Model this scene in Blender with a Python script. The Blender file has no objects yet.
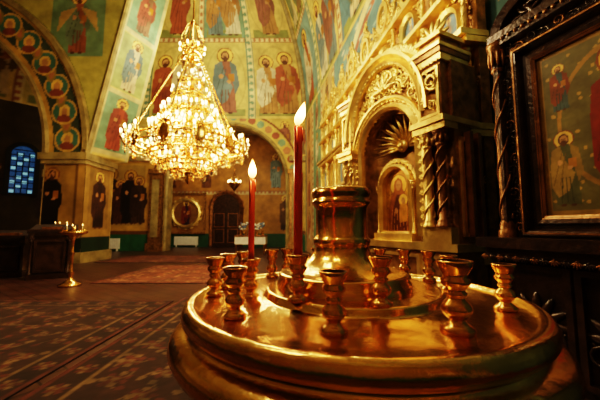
import bpy, math, random
import numpy as np
from mathutils import Matrix, Vector
random.seed(4); rng=np.random.default_rng(7)
pi=math.pi
sc=bpy.context.scene
try:
    sc.view_settings.view_transform='Filmic'
    sc.view_settings.look='High Contrast'
    sc.view_settings.exposure=0.5
except Exception as e: print(e)

# ------------------------------------------------------------ materials
def mat(name,col,metal=0.0,rough=0.5,nscale=None,namt=0.35,bump=0.0,bscale=40,emit=None,estr=0,coat=0):
    m=bpy.data.materials.new(name); m.use_nodes=True
    nt=m.node_tree; b=nt.nodes['Principled BSDF']
    b.inputs['Base Color'].default_value=(*col,1)
    b.inputs['Metallic'].default_value=metal
    b.inputs['Roughness'].default_value=rough
    if coat: b.inputs['Coat Weight'].default_value=coat
    tc=nt.nodes.new('ShaderNodeTexCoord')
    if nscale:
        n=nt.nodes.new('ShaderNodeTexNoise'); n.inputs['Scale'].default_value=nscale; n.inputs['Detail'].default_value=5
        r=nt.nodes.new('ShaderNodeValToRGB')
        r.color_ramp.elements[0].position=0.35; r.color_ramp.elements[1].position=0.65
        r.color_ramp.elements[0].color=(*[c*(1-namt) for c in col],1)
        r.color_ramp.elements[1].color=(*[min(1,c*(1+namt*.5)) for c in col],1)
        nt.links.new(tc.outputs['Object'],n.inputs['Vector']); nt.links.new(n.outputs['Fac'],r.inputs['Fac'])
        nt.links.new(r.outputs['Color'],b.inputs['Base Color'])
    if bump:
        n=nt.nodes.new('ShaderNodeTexNoise'); n.inputs['Scale'].default_value=bscale; n.inputs['Detail'].default_value=4
        bp=nt.nodes.new('ShaderNodeBump'); bp.inputs['Strength'].default_value=bump; bp.inputs['Distance'].default_value=0.02
        nt.links.new(tc.outputs['Object'],n.inputs['Vector']); nt.links.new(n.outputs['Fac'],bp.inputs['Height'])
        nt.links.new(bp.outputs['Normal'],b.inputs['Normal'])
    if emit:
        b.inputs['Emission Color'].default_value=(*emit,1); b.inputs['Emission Strength'].default_value=estr
        try: m.cycles.emission_sampling='NONE'
        except Exception: pass
    return m
def flamemat(name):
    m=mat(name,(1,.6,.2),0,.5,emit=(1,.5,.13),estr=22); nt=m.node_tree; b=nt.nodes['Principled BSDF']
    tc=nt.nodes.new('ShaderNodeTexCoord'); sp=nt.nodes.new('ShaderNodeSeparateXYZ'); r=nt.nodes.new('ShaderNodeValToRGB')
    e=r.color_ramp.elements; e[0].position=0; e[0].color=(.2,.04,.01,1); e[1].position=1; e[1].color=(1,.16,.02,1)
    k=e.new(.2); k.color=(1,.30,.05,1); k=e.new(.45); k.color=(1,.66,.25,1); k=e.new(.75); k.color=(1,.42,.09,1)
    nt.links.new(tc.outputs['Generated'],sp.inputs[0]); nt.links.new(sp.outputs['Z'],r.inputs[0]); nt.links.new(r.outputs[0],b.inputs['Emission Color'])
    return m
def attrmat(name,rough=0.6,coat=0.0,metal=0.0,nscale=3):
    m=bpy.data.materials.new(name); m.use_nodes=True
    nt=m.node_tree; b=nt.nodes['Principled BSDF']
    a=nt.nodes.new('ShaderNodeAttribute'); a.attribute_name='Col'
    tc=nt.nodes.new('ShaderNodeTexCoord')
    n=nt.nodes.new('ShaderNodeTexNoise'); n.inputs['Scale'].default_value=nscale; n.inputs['Detail'].default_value=8
    r=nt.nodes.new('ShaderNodeMapRange'); r.inputs[1].default_value=.3; r.inputs[2].default_value=.7
    r.inputs[3].default_value=.72; r.inputs[4].default_value=1.12
    mx=nt.nodes.new('ShaderNodeVectorMath'); mx.operation='SCALE'
    nt.links.new(tc.outputs['Object'],n.inputs['Vector']); nt.links.new(n.outputs['Fac'],r.inputs[0])
    nt.links.new(a.outputs['Color'],mx.inputs[0]); nt.links.new(r.outputs[0],mx.inputs['Scale'])
    nt.links.new(mx.outputs[0],b.inputs['Base Color'])
    b.inputs['Roughness'].default_value=rough; b.inputs['Metallic'].default_value=metal
    b.inputs['Coat Weight'].default_value=coat
    return m
M_brass=mat('polished_brass',(0.95,0.55,0.18),1,0.19,nscale=14,namt=.25,bump=.07,bscale=60)
M_cup=mat('copper_brass',(0.88,0.45,0.15),1,0.22,nscale=30,namt=.35)
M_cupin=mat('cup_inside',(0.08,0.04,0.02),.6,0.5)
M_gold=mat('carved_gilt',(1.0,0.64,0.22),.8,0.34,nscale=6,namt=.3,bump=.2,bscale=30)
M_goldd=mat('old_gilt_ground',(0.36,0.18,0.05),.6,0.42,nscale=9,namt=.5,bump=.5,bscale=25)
M_dwood=mat('dark_carved_wood',(0.05,0.024,0.013),.25,0.28,nscale=8,namt=.5,bump=.3,bscale=30,coat=.3)
M_bwood=mat('brown_gilt_wood',(0.30,0.135,0.045),.6,0.33,nscale=7,namt=.5,bump=.3,bscale=25)
M_red=mat('red_wax',(0.76,0.12,0.045),0,0.35,nscale=20,namt=.15)
M_red.node_tree.nodes['Principled BSDF'].inputs['Subsurface Weight'].default_value=.35
M_red.node_tree.nodes['Principled BSDF'].inputs['Subsurface Scale'].default_value=.01
M_wax=mat('ivory_wax',(0.8,0.66,0.4),0,0.5)
M_wick=mat('wick',(0.02,0.02,0.02),0,0.9)
M_flame=mat('flame',(1,.6,.2),0,.5,emit=(1,.50,.13),estr=10)
M_flamec=flamemat('candle_flame')
M_bulb=mat('bulb_glow',(1,.7,.3),0,.5,emit=(1,.62,.24),estr=18)
M_crys=mat('crystal_drop',(1,.80,.48),.7,.15)
M_fresco=attrmat('fresco_plaster',.62)
M_icon=attrmat('icon_paint',.35,.5,nscale=9)
M_iconfar=attrmat('icon_paint_soft',.5,.1,nscale=6)
M_icongold=attrmat('gilded_icon_paint',.35,.2,.45,nscale=12)
M_stone=mat('ochre_stone',(0.34,0.26,0.10),0,.6,nscale=3,namt=.4,bump=.2)
M_white=mat('white_enamel',(0.85,0.86,0.8),0,.4,nscale=6,namt=.1)
M_cloth=mat('dark_cloth',(0.03,0.018,0.014),0,.8,nscale=10,namt=.4)
M_glass=mat('stained_glass_blue',(0.04,0.1,0.3),0,.3,nscale=9,namt=.8,emit=(.05,.22,.55),estr=.12)
M_glass2=mat('stained_glass_teal',(0.2,0.5,0.5),0,.3,emit=(.3,.65,.75),estr=.4)
M_lead=mat('lead_came',(0.02,0.02,0.02),.5,.5)

# ------------------------------------------------------------ mesh builder
class MB:
    def __init__(s): s.v=[];s.f=[];s.m=[];s.s=[];s.n=0;s.M=Matrix.Identity(4)
    def add(s,V,F,mat=0,smooth=True,M=None):
        V=np.asarray(V,float); T=np.array(s.M@M if M is not None else s.M)
        V=V@T[:3,:3].T+T[:3,3]
        s.v.append(V); o=s.n
        for f in F: s.f.append([i+o for i in f])
        s.m+= [mat]*len(F); s.s+=[smooth]*len(F); s.n+=len(V)
    def lathe(s,prof,n=24,mat=0,M=None,smooth=True):
        a=np.arange(n)*2*pi/n; V=[]
        for r,z in prof: V+= [(r*math.cos(t),r*math.sin(t),z) for t in a]
        F=[]
        for k in range(len(prof)-1):
            for i in range(n):
                j=(i+1)%n; F.append((k*n+i,k*n+j,(k+1)*n+j,(k+1)*n+i))
        s.add(V,F,mat,smooth,M)
    def tube(s,path,rad,n=6,mat=0,M=None,closed=False):
        P=[Vector(p) for p in path]; N=len(P)
        if not hasattr(rad,'__len__'): rad=[rad]*N
        V=[];F=[]; up=None
        for i in range(N):
            a=P[i-1] if (i>0 or closed) else P[i]; b=P[(i+1)%N] if (i<N-1 or closed) else P[i]
            d=(b-a).normalized() if (b-a).length>1e-9 else Vector((0,0,1))
            if up is None:
                up=Vector((0,0,1)) if abs(d.z)<.9 else Vector((1,0,0))
            x=d.cross(up)
            if x.length<1e-4: x=d.cross(Vector((0,1,0)))
            x.normalize(); y=x.cross(d).normalized(); up=y
            for k in range(n):
                t=2*pi*k/n; q=P[i]+(x*math.cos(t)+y*math.sin(t))*rad[i]; V.append(q[:])
        R=N if closed else N-1
        for i in range(R):
            i2=(i+1)%N
            for k in range(n):
                k2=(k+1)%n; F.append((i*n+k,i*n+k2,i2*n+k2,i2*n+k))
        if not closed:
            F.append(tuple(range(n))[::-1]); F.append(tuple((N-1)*n+k for k in range(n)))
        s.add(V,F,mat,True,M)
    def box(s,x0,x1,y0,y1,z0,z1,mat=0,M=None):
        V=[(x,y,z) for x in(x0,x1) for y in(y0,y1) for z in(z0,z1)]
        F=[(0,1,3,2),(4,6,7,5),(0,4,5,1),(2,3,7,6),(0,2,6,4),(1,5,7,3)]
        s.add(V,F,mat,False,M)
    def ell(s,c,r,mat=0,nu=8,nv=5,M=None):
        V=[];F=[]
        for j in range(nv+1):
            p=pi*j/nv
            for i in range(nu):
                t=2*pi*i/nu; V.append((c[0]+r[0]*math.sin(p)*math.cos(t),c[1]+r[1]*math.sin(p)*math.sin(t),c[2]+r[2]*math.cos(p)))
        for j in range(nv):
            for i in range(nu):
                k=(i+1)%nu; F.append((j*nu+i,j*nu+k,(j+1)*nu+k,(j+1)*nu+i))
        s.add(V,F,mat,True,M)
    def prism(s,pts,y0,y1,mat=0,M=None):
        n=len(pts); V=[(x,y0,z) for x,z in pts]+[(x,y1,z) for x,z in pts]
        F=[tuple(range(n)),tuple(range(2*n-1,n-1,-1))]
        for i in range(n):
            j=(i+1)%n; F.append((i,j,n+j,n+i))
        s.add(V,F,mat,False,M)
    def mould(s,path,prof,mat=0,closed=False,M=None,smooth=False):
        N=len(path);k=len(prof);V=[];F=[]
        for i in range(N):
            a=path[i-1] if (i>0 or closed) else path[i]; b=path[(i+1)%N] if (i<N-1 or closed) else path[i]
            p=path[i]
            def nr(q,r):
                dx,dz=r[0]-q[0],r[1]-q[1]; l=math.hypot(dx,dz) or 1; return (-dz/l,dx/l)
            if (i>0 or closed) and (i<N-1 or closed):
                n1=nr(a,p);n2=nr(p,b); nx,nz=n1[0]+n2[0],n1[1]+n2[1]; l=math.hypot(nx,nz) or 1
                c=max(.5,(nx*n1[0]+nz*n1[1])/l); nx,nz=nx/l/c,nz/l/c
            else: nx,nz=nr(a,b)
            for o,y in prof: V.append((p[0]+nx*o,y,p[1]+nz*o))
        R=N if closed else N-1
        for i in range(R):
            i2=(i+1)%N
            for j in range(k-1): F.append((i*k+j,i*k+j+1,i2*k+j+1,i2*k+j))
        s.add(V,F,mat,smooth,M)
    def obj(s,name,mats,parent=None):
        me=bpy.data.meshes.new(name); V=np.concatenate(s.v)
        me.from_pydata(V.tolist(),[],s.f)
        for m in mats: me.materials.append(m)
        me.polygons.foreach_set('material_index',s.m); me.polygons.foreach_set('use_smooth',s.s)
        me.update(); o=bpy.data.objects.new(name,me); sc.collection.objects.link(o)
        if parent: o.parent=parent
        return o
def empty(name,loc=(0,0,0)):
    e=bpy.data.objects.new(name,None); e.empty_display_size=.1; sc.collection.objects.link(e); return e
def T(x,y,z): return Matrix.Translation((x,y,z))
def frame(ox,oy,ex,ey,oz=0):
    l=math.hypot(ex,ey); ex/=l; ey/=l
    return Matrix(((ex,-ey,0,ox),(ey,ex,0,oy),(0,0,1,oz),(0,0,0,1)))
def archpath(cx,z0,zs,r,n=14):
    return [(cx-r,z0)]+[(cx-r*math.cos(pi*i/n),zs+r*math.sin(pi*i/n)) for i in range(n+1)]+[(cx+r,z0)]

def scroll(mb,x,z,size,ang=0,flip=1,y=0,mat=0,th=.09):
    pts=[];rad=[]
    for i in range(15):
        t=i/14; a=t*2.6*pi; r=.5*(1-t)**.8+.04
        pts.append((flip*(r*math.cos(a)-.2),-.12*math.sin(pi*t)-.02,r*math.sin(a)))
        rad.append(th*(1-.55*t))
    pts.insert(0,(flip*.35,0,-.55)); rad.insert(0,th*.5)
    M=T(x,y,z)@Matrix.Rotation(ang,4,'Y')@Matrix.Scale(size,4)
    mb.tube(pts,rad,5,mat,M)
    for k in range(4):
        a=.3+k*.9
        mb.ell((0,0,0),(.17,.06,.07),mat,6,4,M@T(flip*(.5*math.cos(a)-.2),-.05,.5*math.sin(a))@Matrix.Rotation(-a*flip if flip>0 else a-pi,4,'Y'))
def palmette(mb,x,z,size,ang=0,y=0,mat=0,n=5):
    M=T(x,y,z)@Matrix.Rotation(ang,4,'Y')@Matrix.Scale(size,4)
    for k in range(n):
        a=(k-(n-1)/2)*.5
        mb.ell((0,0,.38),(.11,.08,.38),mat,6,5,M@Matrix.Rotation(a,4,'Y'))
    mb.ell((0,-.03,0),(.14,.12,.14),mat,6,5,M)
def foliage(mb,x0,x1,z0,z1,dens,size,y=0,mat=0,inside=None):
    n=int((x1-x0)*(z1-z0)*dens)
    for i in range(n):
        x=random.uniform(x0,x1); z=random.uniform(z0,z1)
        if inside and not inside(x,z): continue
        s=size*random.uniform(.7,1.3)
        if random.random()<.65: scroll(mb,x,z,s,random.uniform(0,2*pi),random.choice((-1,1)),y,mat,.11)
        else: palmette(mb,x,z,s*.8,random.uniform(0,2*pi),y,mat)
def column(mb,x,y,z0,z1,r,mat=0,twist=True,n=14):
    h=z1-z0
    mb.lathe([(r*1.7,0),(r*1.7,.03*h),(r*1.3,.04*h),(r*1.45,.06*h),(r,.08*h),(r*1.05,.4*h),(r*.85,.84*h),(r*1.2,.85*h),(r*1.2,.865*h),(r*.9,.87*h),(r*1.1,.92*h),(r*1.8,.98*h),(r*1.9,h),(0,h)],n,mat,T(x,y,z0))
    if twist:
        for ph in (0,pi):
            pts=[((r*1.05)*math.cos(ph+t*12),(r*1.05)*math.sin(ph+t*12),h*(.09+.74*t)) for t in np.linspace(0,1,40)]
            mb.tube(pts,r*.28,5,mat,T(x,y,z0))
    for k in range(8):
        a=2*pi*k/8
        mb.ell((r*1.35*math.cos(a),r*1.35*math.sin(a),.92*h),(r*.4,r*.4,.05*h),mat,6,4,T(x,y,z0))

# ------------------------------------------------------------ canvas painting
def C(r,g,b): return np.array([(r/255)**2.2,(g/255)**2.2,(b/255)**2.2])
class Canvas:
    def __init__(s,w,h,step,col):
        s.w=w;s.h=h;s.nx=max(2,int(round(w/step))+1);s.ny=max(2,int(round(h/step))+1)
        s.a=np.empty((s.ny,s.nx,3)); s.a[:]=col
        s.X=np.linspace(0,w,s.nx);s.Y=np.linspace(0,h,s.ny)
    def _bb(s,x0,x1,y0,y1):
        return np.searchsorted(s.X,x0),np.searchsorted(s.X,x1),np.searchsorted(s.Y,y0),np.searchsorted(s.Y,y1)
    def rect(s,x0,y0,x1,y1,c):
        i0,i1,j0,j1=s._bb(x0,x1,y0,y1); s.a[j0:j1,i0:i1]=c
    def ell(s,x,y,rx,ry,c,inner=0):
        i0,i1,j0,j1=s._bb(x-rx,x+rx,y-ry,y+ry)
        if i1<=i0 or j1<=j0: return
        G,Hh=np.meshgrid(s.X[i0:i1],s.Y[j0:j1]); d=((G-x)/rx)**2+((Hh-y)/ry)**2
        m=(d<=1)&(d>=inner**2); s.a[j0:j1,i0:i1][m]=c
    def poly(s,pts,c):
        xs=[p[0] for p in pts];ys=[p[1] for p in pts]
        i0,i1,j0,j1=s._bb(min(xs),max(xs),min(ys),max(ys))
        if i1<=i0 or j1<=j0: return
        G,Hh=np.meshgrid(s.X[i0:i1],s.Y[j0:j1]); m=np.zeros(G.shape,bool); n=len(pts)
        for k in range(n):
            x1,y1=pts[k];x2,y2=pts[(k+1)%n]
            if y1==y2: continue
            cnd=((y1>Hh)!=(y2>Hh))&(G<(x2-x1)*(Hh-y1)/(y2-y1)+x1); m^=cnd
        s.a[j0:j1,i0:i1][m]=c
    def line(s,x1,y1,x2,y2,w,c):
        dx,dy=x2-x1,y2-y1;l=math.hypot(dx,dy) or 1;nx,ny=-dy/l*w/2,dx/l*w/2
        s.poly([(x1+nx,y1+ny),(x2+nx,y2+ny),(x2-nx,y2-ny),(x1-nx,y1-ny)],c)
    def noise(s,amt=.25,cell=12):
        for cc,am in ((cell,amt),(cell//4+1,amt*.6)):
            gx,gy=s.nx//cc+3,s.ny//cc+3; g=rng.random((gy,gx))
            xi=np.linspace(0,gx-1.001,s.nx);yi=np.linspace(0,gy-1.001,s.ny)
            x0=xi.astype(int);y0=yi.astype(int);fx=xi-x0;fy=(yi-y0)[:,None]
            top=g[y0][:,x0]*(1-fx)+g[y0][:,x0+1]*fx;bot=g[y0+1][:,x0]*(1-fx)+g[y0+1][:,x0+1]*fx
            s.a*=(1+am*((top*(1-fy)+bot*fy)-.5)*2)[:,:,None]
        s.a=np.clip(s.a,0,1)
SKIN=C(196,142,92);HAIR=C(80,48,25);HALO=C(232,190,96)
ROBES=[C(160,84,56),C(104,124,124),C(170,124,70),C(110,120,84),C(212,192,146),C(140,88,68),C(128,100,66),C(216,204,168)]
def saint(c,x,y,h,robe=None,mantle=None,halo=HALO):
    robe=robe if robe is not None else ROBES[rng.integers(8)]; mantle=mantle if mantle is not None else ROBES[rng.integers(8)]
    P=lambda L:[(x+a*h,y+b*h) for a,b in L]
    c.ell(x,y+.885*h,.118*h,.118*h,C(120,60,30)); c.ell(x,y+.885*h,.105*h,.105*h,halo)
    c.poly(P([(-.13,.02),(-.12,.3),(-.16,.55),(-.15,.74),(-.06,.81),(.06,.81),(.15,.74),(.17,.55),(.13,.3),(.15,.02)]),robe)
    c.poly(P([(-.17,.25),(-.17,.55),(-.15,.75),(-.05,.81),(.0,.6),(.1,.42),(.02,.2),(-.1,.12)]),mantle)
    c.poly(P([(.15,.74),(.06,.81),(.08,.6),(.13,.3),(.19,.45)]),mantle*.8)
    for k in (-.07,0,.06): c.line(x+k*h,y+.04*h,x+k*.6*h,y+.38*h,.014*h,robe*.55)
    for k in (0,.08): c.line(x-.15*h+k*h,y+.28*h,x-.03*h+k*.5*h,y+.7*h,.012*h,mantle*.5)
    c.ell(x,y+.88*h,.062*h,.075*h,HAIR); c.ell(x,y+.875*h,.045*h,.06*h,SKIN); c.ell(x,y+.835*h,.038*h,.04*h,HAIR*1.3)
    c.ell(x-.016*h,y+.885*h,.009*h,.007*h,HAIR*.4); c.ell(x+.016*h,y+.885*h,.009*h,.007*h,HAIR*.4)
    c.ell(x-.06*h,y+.58*h,.03*h,.035*h,SKIN); c.rect(x+.04*h,y+.5*h,x+.12*h,y+.62*h,C(170,110,40)); c.ell(x+.05*h,y+.5*h,.03*h,.025*h,SKIN)
    c.ell(x-.05*h,y+.015*h,.035*h,.015*h,HAIR); c.ell(x+.06*h,y+.015*h,.035*h,.015*h,HAIR)
def band(c,x0,y0,x1,y1,base,dot,horizontal):
    c.rect(x0,y0,x1,y1,base)
    if horizontal:
        w=y1-y0; n=int((x1-x0)/w)
        c.rect(x0,y0,x1,y0+w*.14,dot*.8); c.rect(x0,y1-w*.14,x1,y1,dot*.8)
        for k in range(n): c.ell(x0+(k+.5)*w,y0+w/2,w*.28,w*.28,dot)
    else:
        w=x1-x0; n=int((y1-y0)/w)
        c.rect(x0,y0,x0+w*.14,y1,dot*.8); c.rect(x1-w*.14,y0,x1,y1,dot*.8)
        for k in range(n): c.ell(x0+w/2,y0+(k+.5)*w,w*.28,w*.28,dot)
def surf(name,cv,fn,material,mask=None,parent=None):
    G,Hh=np.meshgrid(cv.X,cv.Y); P=fn(G.ravel(),Hh.ravel()); nx,ny=cv.nx,cv.ny
    idx=np.arange(nx*ny).reshape(ny,nx); q=np.stack([idx[:-1,:-1],idx[:-1,1:],idx[1:,1:],idx[1:,:-1]],-1).reshape(-1,4)
    if mask is not None:
        mx=(cv.X[:-1]+cv.X[1:])/2;my=(cv.Y[:-1]+cv.Y[1:])/2; A,B=np.meshgrid(mx,my); q=q[mask(A.ravel(),B.ravel())]
    me=bpy.data.meshes.new(name); me.vertices.add(nx*ny); me.vertices.foreach_set('co',P.astype(np.float32).ravel())
    n=len(q); me.loops.add(4*n); me.loops.foreach_set('vertex_index',q.ravel().astype(np.int32))
    me.polygons.add(n); me.polygons.foreach_set('loop_start',np.arange(0,4*n,4,dtype=np.int32))
    me.polygons.foreach_set('loop_total',np.full(n,4,dtype=np.int32))
    me.update(calc_edges=True); me.validate()
    at=me.color_attributes.new('Col','FLOAT_COLOR','POINT'); col=np.ones((nx*ny,4),np.float32); col[:,:3]=cv.a.reshape(-1,3)
    at.data.foreach_set('color',col.ravel()); me.materials.append(material)
    me.polygons.foreach_set('use_smooth',np.ones(n,bool))
    o=bpy.data.objects.new(name,me); sc.collection.objects.link(o)
    if parent: o.parent=parent
    return o
def planefn(Mx,ox=0,y=0,oz=0):
    A=np.array(Mx)
    def f(u,v):
        L=np.stack([u+ox,np.full_like(u,y),v+oz,np.ones_like(u)],-1); return (L@A.T)[:,:3]
    return f

# ============================================================ ROOM
Z0=6.9; HV=7.6; AP=np.array([-3.5,9.5])
V=[(-17,9),(-11,15),(.3,15),(3.36,-3),(-17,-3)]
OCH=C(214,188,110);TEAL=C(114,148,118);BLUE=C(100,130,126);CREAM=C(228,212,156);ROSE=C(178,118,80);GRN=C(146,152,84)
def vault_canvas(w,step,blueish=False):
    c=Canvas(w,14,step,OCH)
    n=max(1,round(w/2.9)); cw=w/n
    for r,(y0,y1) in enumerate(((.15,4.6),(4.9,8.9),(9.2,11.4))):
        for k in range(n):
            bg=[TEAL,OCH,C(204,184,108),OCH*.9][(k+r*2)%4]
            if blueish: bg=[C(118,150,140),OCH,C(92,130,138),C(206,160,110)][(k+r)%4]
            c.rect(k*cw+.2,y0,(k+1)*cw-.2,y1,bg)
            c.rect(k*cw+.35,y0,(k+1)*cw-.35,y0+.45,GRN*.8)
            h=(y1-y0)*.9
            c.ell((k+.5)*cw,y0+h*.55,cw*.4,h*.52,bg*.8,inner=.93)
            if (k+r)%2: saint(c,(k+.31)*cw,y0+.12,h*.9);saint(c,(k+.69)*cw,y0+.12,h*.95)
            else: saint(c,(k+.5)*cw,y0+.15,h)
        band(c,0,y1,w,y1+.3,CREAM,ROSE,True)
    for k in range(n+1): band(c,k*cw-.2,0,k*cw+.2,14,CREAM,[ROSE,TEAL][k%2],False)
    c.rect(0,11.6,w,14,BLUE)
    for i in range(60): c.ell(rng.random()*w,11.7+rng.random()*2.2,.07,.07,HALO)
    c.noise(.22,14); return c
names=['left','back','right','front','west']
for i in range(5):
    a=np.array(V[i]);b=np.array(V[(i+1)%5]); L=np.linalg.norm(b-a)
    cv=vault_canvas(L,.045 if i in(1,2) else .09,blueish=(i==2))
    def fn(u,v,a=a,b=b,L=L):
        t=v/14*pi/2; f=1-np.cos(t); xy=a[None]+(b-a)[None]*(u/L)[:,None]; xy=xy*(1-f)[:,None]+AP[None]*f[:,None]
        return np.column_stack([xy,Z0+HV*np.sin(t)])
    surf('ceiling_vault_'+names[i],cv,fn,M_fresco)
rb=MB()
for i in range(5):
    a=np.array(V[i]); pts=[]
    for t in np.linspace(0,pi/2,20):
        f=1-math.cos(t); p=a*(1-f)+AP*f; d=(AP-a)/np.linalg.norm(AP-a)*.05; pts.append((p[0]+d[0],p[1]+d[1],Z0+HV*math.sin(t)-.02))
    rb.tube(pts,.14,8,0)
rb.obj('trim_vault_ribs',[M_stone])

# back wall
L=11.3; cv=Canvas(L,Z0,.045,C(200,168,88)); ac=7.25;zc=3.5;ar=3.1
cv.rect(0,0,L,.85,C(44,96,66)); cv.rect(0,.85,L,1.0,C(110,70,30))
cv.rect(0,1.0,3.4,4.6,C(194,150,72)); cv.rect(.25,1.3,3.0,4.4,C(170,136,72))
for k,(x,h,cc) in enumerate(((.7,2.5,C(46,34,26)),(1.25,2.9,C(62,42,28)),(1.75,2.3,C(90,55,32)),(2.25,2.8,C(40,30,25)),(2.7,2.5,C(70,48,34)))):
    saint(cv,x,1.35,h,cc,cc*.7,halo=C(200,150,60))
band(cv,0,4.6,L,4.9,CREAM,ROSE,True)
for k,x in enumerate((.8,2.3,3.6)):
    cv.rect(x-.6,5.0,x+.6,6.6,[TEAL,OCH,TEAL][k]); saint(cv,x,5.05,1.5)
for x in (10.2,11.0): saint(cv,x,4.95,1.8)
cv.ell(ac,zc,ar+.75,ar+.75,C(208,178,92),inner=.8)
cv.ell(ac,zc,ar+.8,ar+.8,C(120,70,40),inner=.97)
for k in range(22):
    t=pi*(k+.5)/22; cv.ell(ac+(ar+.4)*math.cos(t),zc+(ar+.4)*math.sin(t),.2,.2,[ROSE,TEAL,C(150,80,56)][k%3])
cv.noise(.2,12)
def bm(u,v): return ~((((u-ac)**2+(v-zc)**2<ar**2)&(v>zc))|((np.abs(u-ac)<ar)&(v<=zc)))
surf('wall_back',cv,planefn(frame(-11,15,1,0)),M_fresco,bm)
m=MB(); m.M=frame(-11,15,1,0)
m.mould(archpath(ac,0,zc,ar-.02,24),[(.12,0.0),(.12,-.1),(.02,-.14),(-.06,-.08),(-.06,.5)],0,smooth=False)
m.box(0,ac-ar-.6,-.14,-.02,4.62,4.86,0); m.box(ac+ar+.1,L,-.14,-.02,4.62,4.86,0)
for x0,x1 in ((ac-ar-.75,ac-ar-.15),(ac+ar+.12,ac+ar+.6)):
    m.box(x0,x1,-.28,-.02,0,3.9,1); m.box(x0-.08,x1+.08,-.36,-.02,3.9,4.15,1); m.box(x0-.08,x1+.08,-.36,-.02,0,.4,1)
    m.box(x0+.12,x1-.12,-.31,-.28,.7,3.6,0)
m.obj('trim_back_wall',[M_stone,M_goldd])
cv=Canvas(10,6.95,.06,C(164,116,52)); cv.rect(0,0,10,.8,C(38,80,55))
for x in (1,3.2,7.5,9): saint(cv,x,3.6,2.2,*( [C(110,70,44),C(80,60,40)] if x<5 else ()))
for x in (8.1,9.3): saint(cv,x,1.0,2.2,C(60,40,25),C(90,60,30))
band(cv,0,3.2,10,3.45,CREAM*.6,ROSE*.7,True); cv.noise(.3,10)
surf('wall_narthex',cv,planefn(frame(-9,18,1,0)),M_fresco)
m=MB(); m.box(-9.2,-9.0,15.1,18.2,0,7,0); m.box(1,1.2,15.1,18.2,0,7,0); m.box(-9.2,1.2,15.05,18.2,7,7.15,0); m.obj('wall_narthex_sides',[M_stone])
# right wall
a=np.array(V[2]);b=np.array(V[3]); L=np.linalg.norm(b-a); cv=Canvas(L,Z0,.04,C(104,142,138))
for k in range(3):
    x0=.2+k*1.7; cv.rect(x0,0,x0+1.4,Z0,[C(206,160,110),TEAL,C(208,176,120)][k])
    for r in range(4): saint(cv,x0+.7,.6+r*1.6,1.5)
    band(cv,x0+1.4,0,x0+1.7,Z0,CREAM,ROSE,False)
for cx,R in ((9.5,4.2),(14.5,4.0)):
    cv.ell(cx,3.0,R,R*.98,CREAM,inner=.93); cv.ell(cx,3.0,R*.92,R*.9,C(164,94,72),inner=.95)
    cv.ell(cx,3.0,R*.86,R*.84,C(84,120,124))
for k in range(12):
    x=5.8+k*1.05; saint(cv,x,4.3+.5*math.sin(k*1.7),1.7,ROBES[k%8],ROBES[(k+3)%8])
for k in range(110):
    x=5.5+rng.random()*12.5; z=3+rng.random()*3.8; cv.ell(x,z,.16,.05,[C(200,206,180),C(140,176,166),C(206,180,120)][k%3])
band(cv,5.3,3.9,L,4.15,CREAM,TEAL,True)
cv.noise(.2,14); RW=frame(a[0],a[1],b[0]-a[0],b[1]-a[1])
surf('wall_right',cv,planefn(RW),M_fresco)
for nm,p,q in (('wall_front',V[3],V[4]),('wall_west',V[4],V[0]),('wall_left_aisle',V[0],V[1])):
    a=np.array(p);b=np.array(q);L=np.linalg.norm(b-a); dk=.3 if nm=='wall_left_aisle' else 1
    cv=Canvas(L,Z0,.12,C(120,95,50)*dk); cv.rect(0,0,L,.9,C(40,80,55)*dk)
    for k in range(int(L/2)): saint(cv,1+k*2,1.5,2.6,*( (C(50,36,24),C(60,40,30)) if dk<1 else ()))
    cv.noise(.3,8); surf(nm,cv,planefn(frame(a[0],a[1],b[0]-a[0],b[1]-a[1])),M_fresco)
# left arch wall at y=10
LX=-17.0; cx=-14-LX; zc=3.73; ri=5.17; ro=6.6
cv=Canvas(13,12,.045,C(176,168,92))
cv.rect(8.0,7.3,9.9,9.9,TEAL*.9); saint(cv,8.95,7.4,2.4,C(150,90,64),C(110,130,110))
cv.poly([(8.3,9.0),(8.9,9.2),(8.2,8.2)],C(180,150,90)); cv.poly([(9.6,9.0),(9.0,9.2),(9.7,8.2)],C(180,150,90))
cv.ell(cx,zc,ro+.12,ro+.12,C(120,120,60),inner=.97); cv.ell(cx,zc,ro,ro,C(60,74,60),inner=.77)
cv.ell(cx,zc,ri+.25,ri+.25,C(190,150,76),inner=.96);cv.ell(cx,zc,ro-.05,ro-.05,C(190,156,80),inner=.975)
for k in range(14):
    t=.09+k*.17; x=cx+5.9*math.cos(t);z=zc+5.9*math.sin(t)
    cv.ell(x,z,.46,.46,C(206,166,84)); cv.ell(x,z,.39,.39,C(70,120,110)); cv.ell(x,z+.02,.2,.24,HALO);cv.ell(x,z,.11,.15,SKIN); cv.ell(x,z-.25,.25,.14,C(130,70,56))
    t+=.085;x=cx+5.9*math.cos(t);z=zc+5.9*math.sin(t); cv.ell(x,z,.18,.3,C(150,130,60)); cv.ell(x,z,.1,.18,ROSE)
cv.rect(0,0,13,zc-.15,C(176,136,70)); cv.rect(0,0,13,.85,C(30,44,34))
cv.rect(7.65,1.0,9.35,3.45,C(110,80,42)); cv.rect(7.75,1.1,9.25,3.35,C(160,124,62))
saint(cv,8.45,1.1,2.15,C(22,18,16),C(30,22,18),halo=C(190,140,60))
cv.noise(.25,12)
SL=.2
def edge(v): return 9.6+np.maximum(0,v-zc)*SL
def lm(u,v): return (u<edge(v))&~((((u-cx)**2+(v-zc)**2<ri**2)&(v>=zc))|((u<cx+ri)&(v<zc)))
surf('wall_left',cv,planefn(frame(LX,10,1,0)),M_fresco,lm)
cv=Canvas(1.5,12,.04,OCH)
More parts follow.
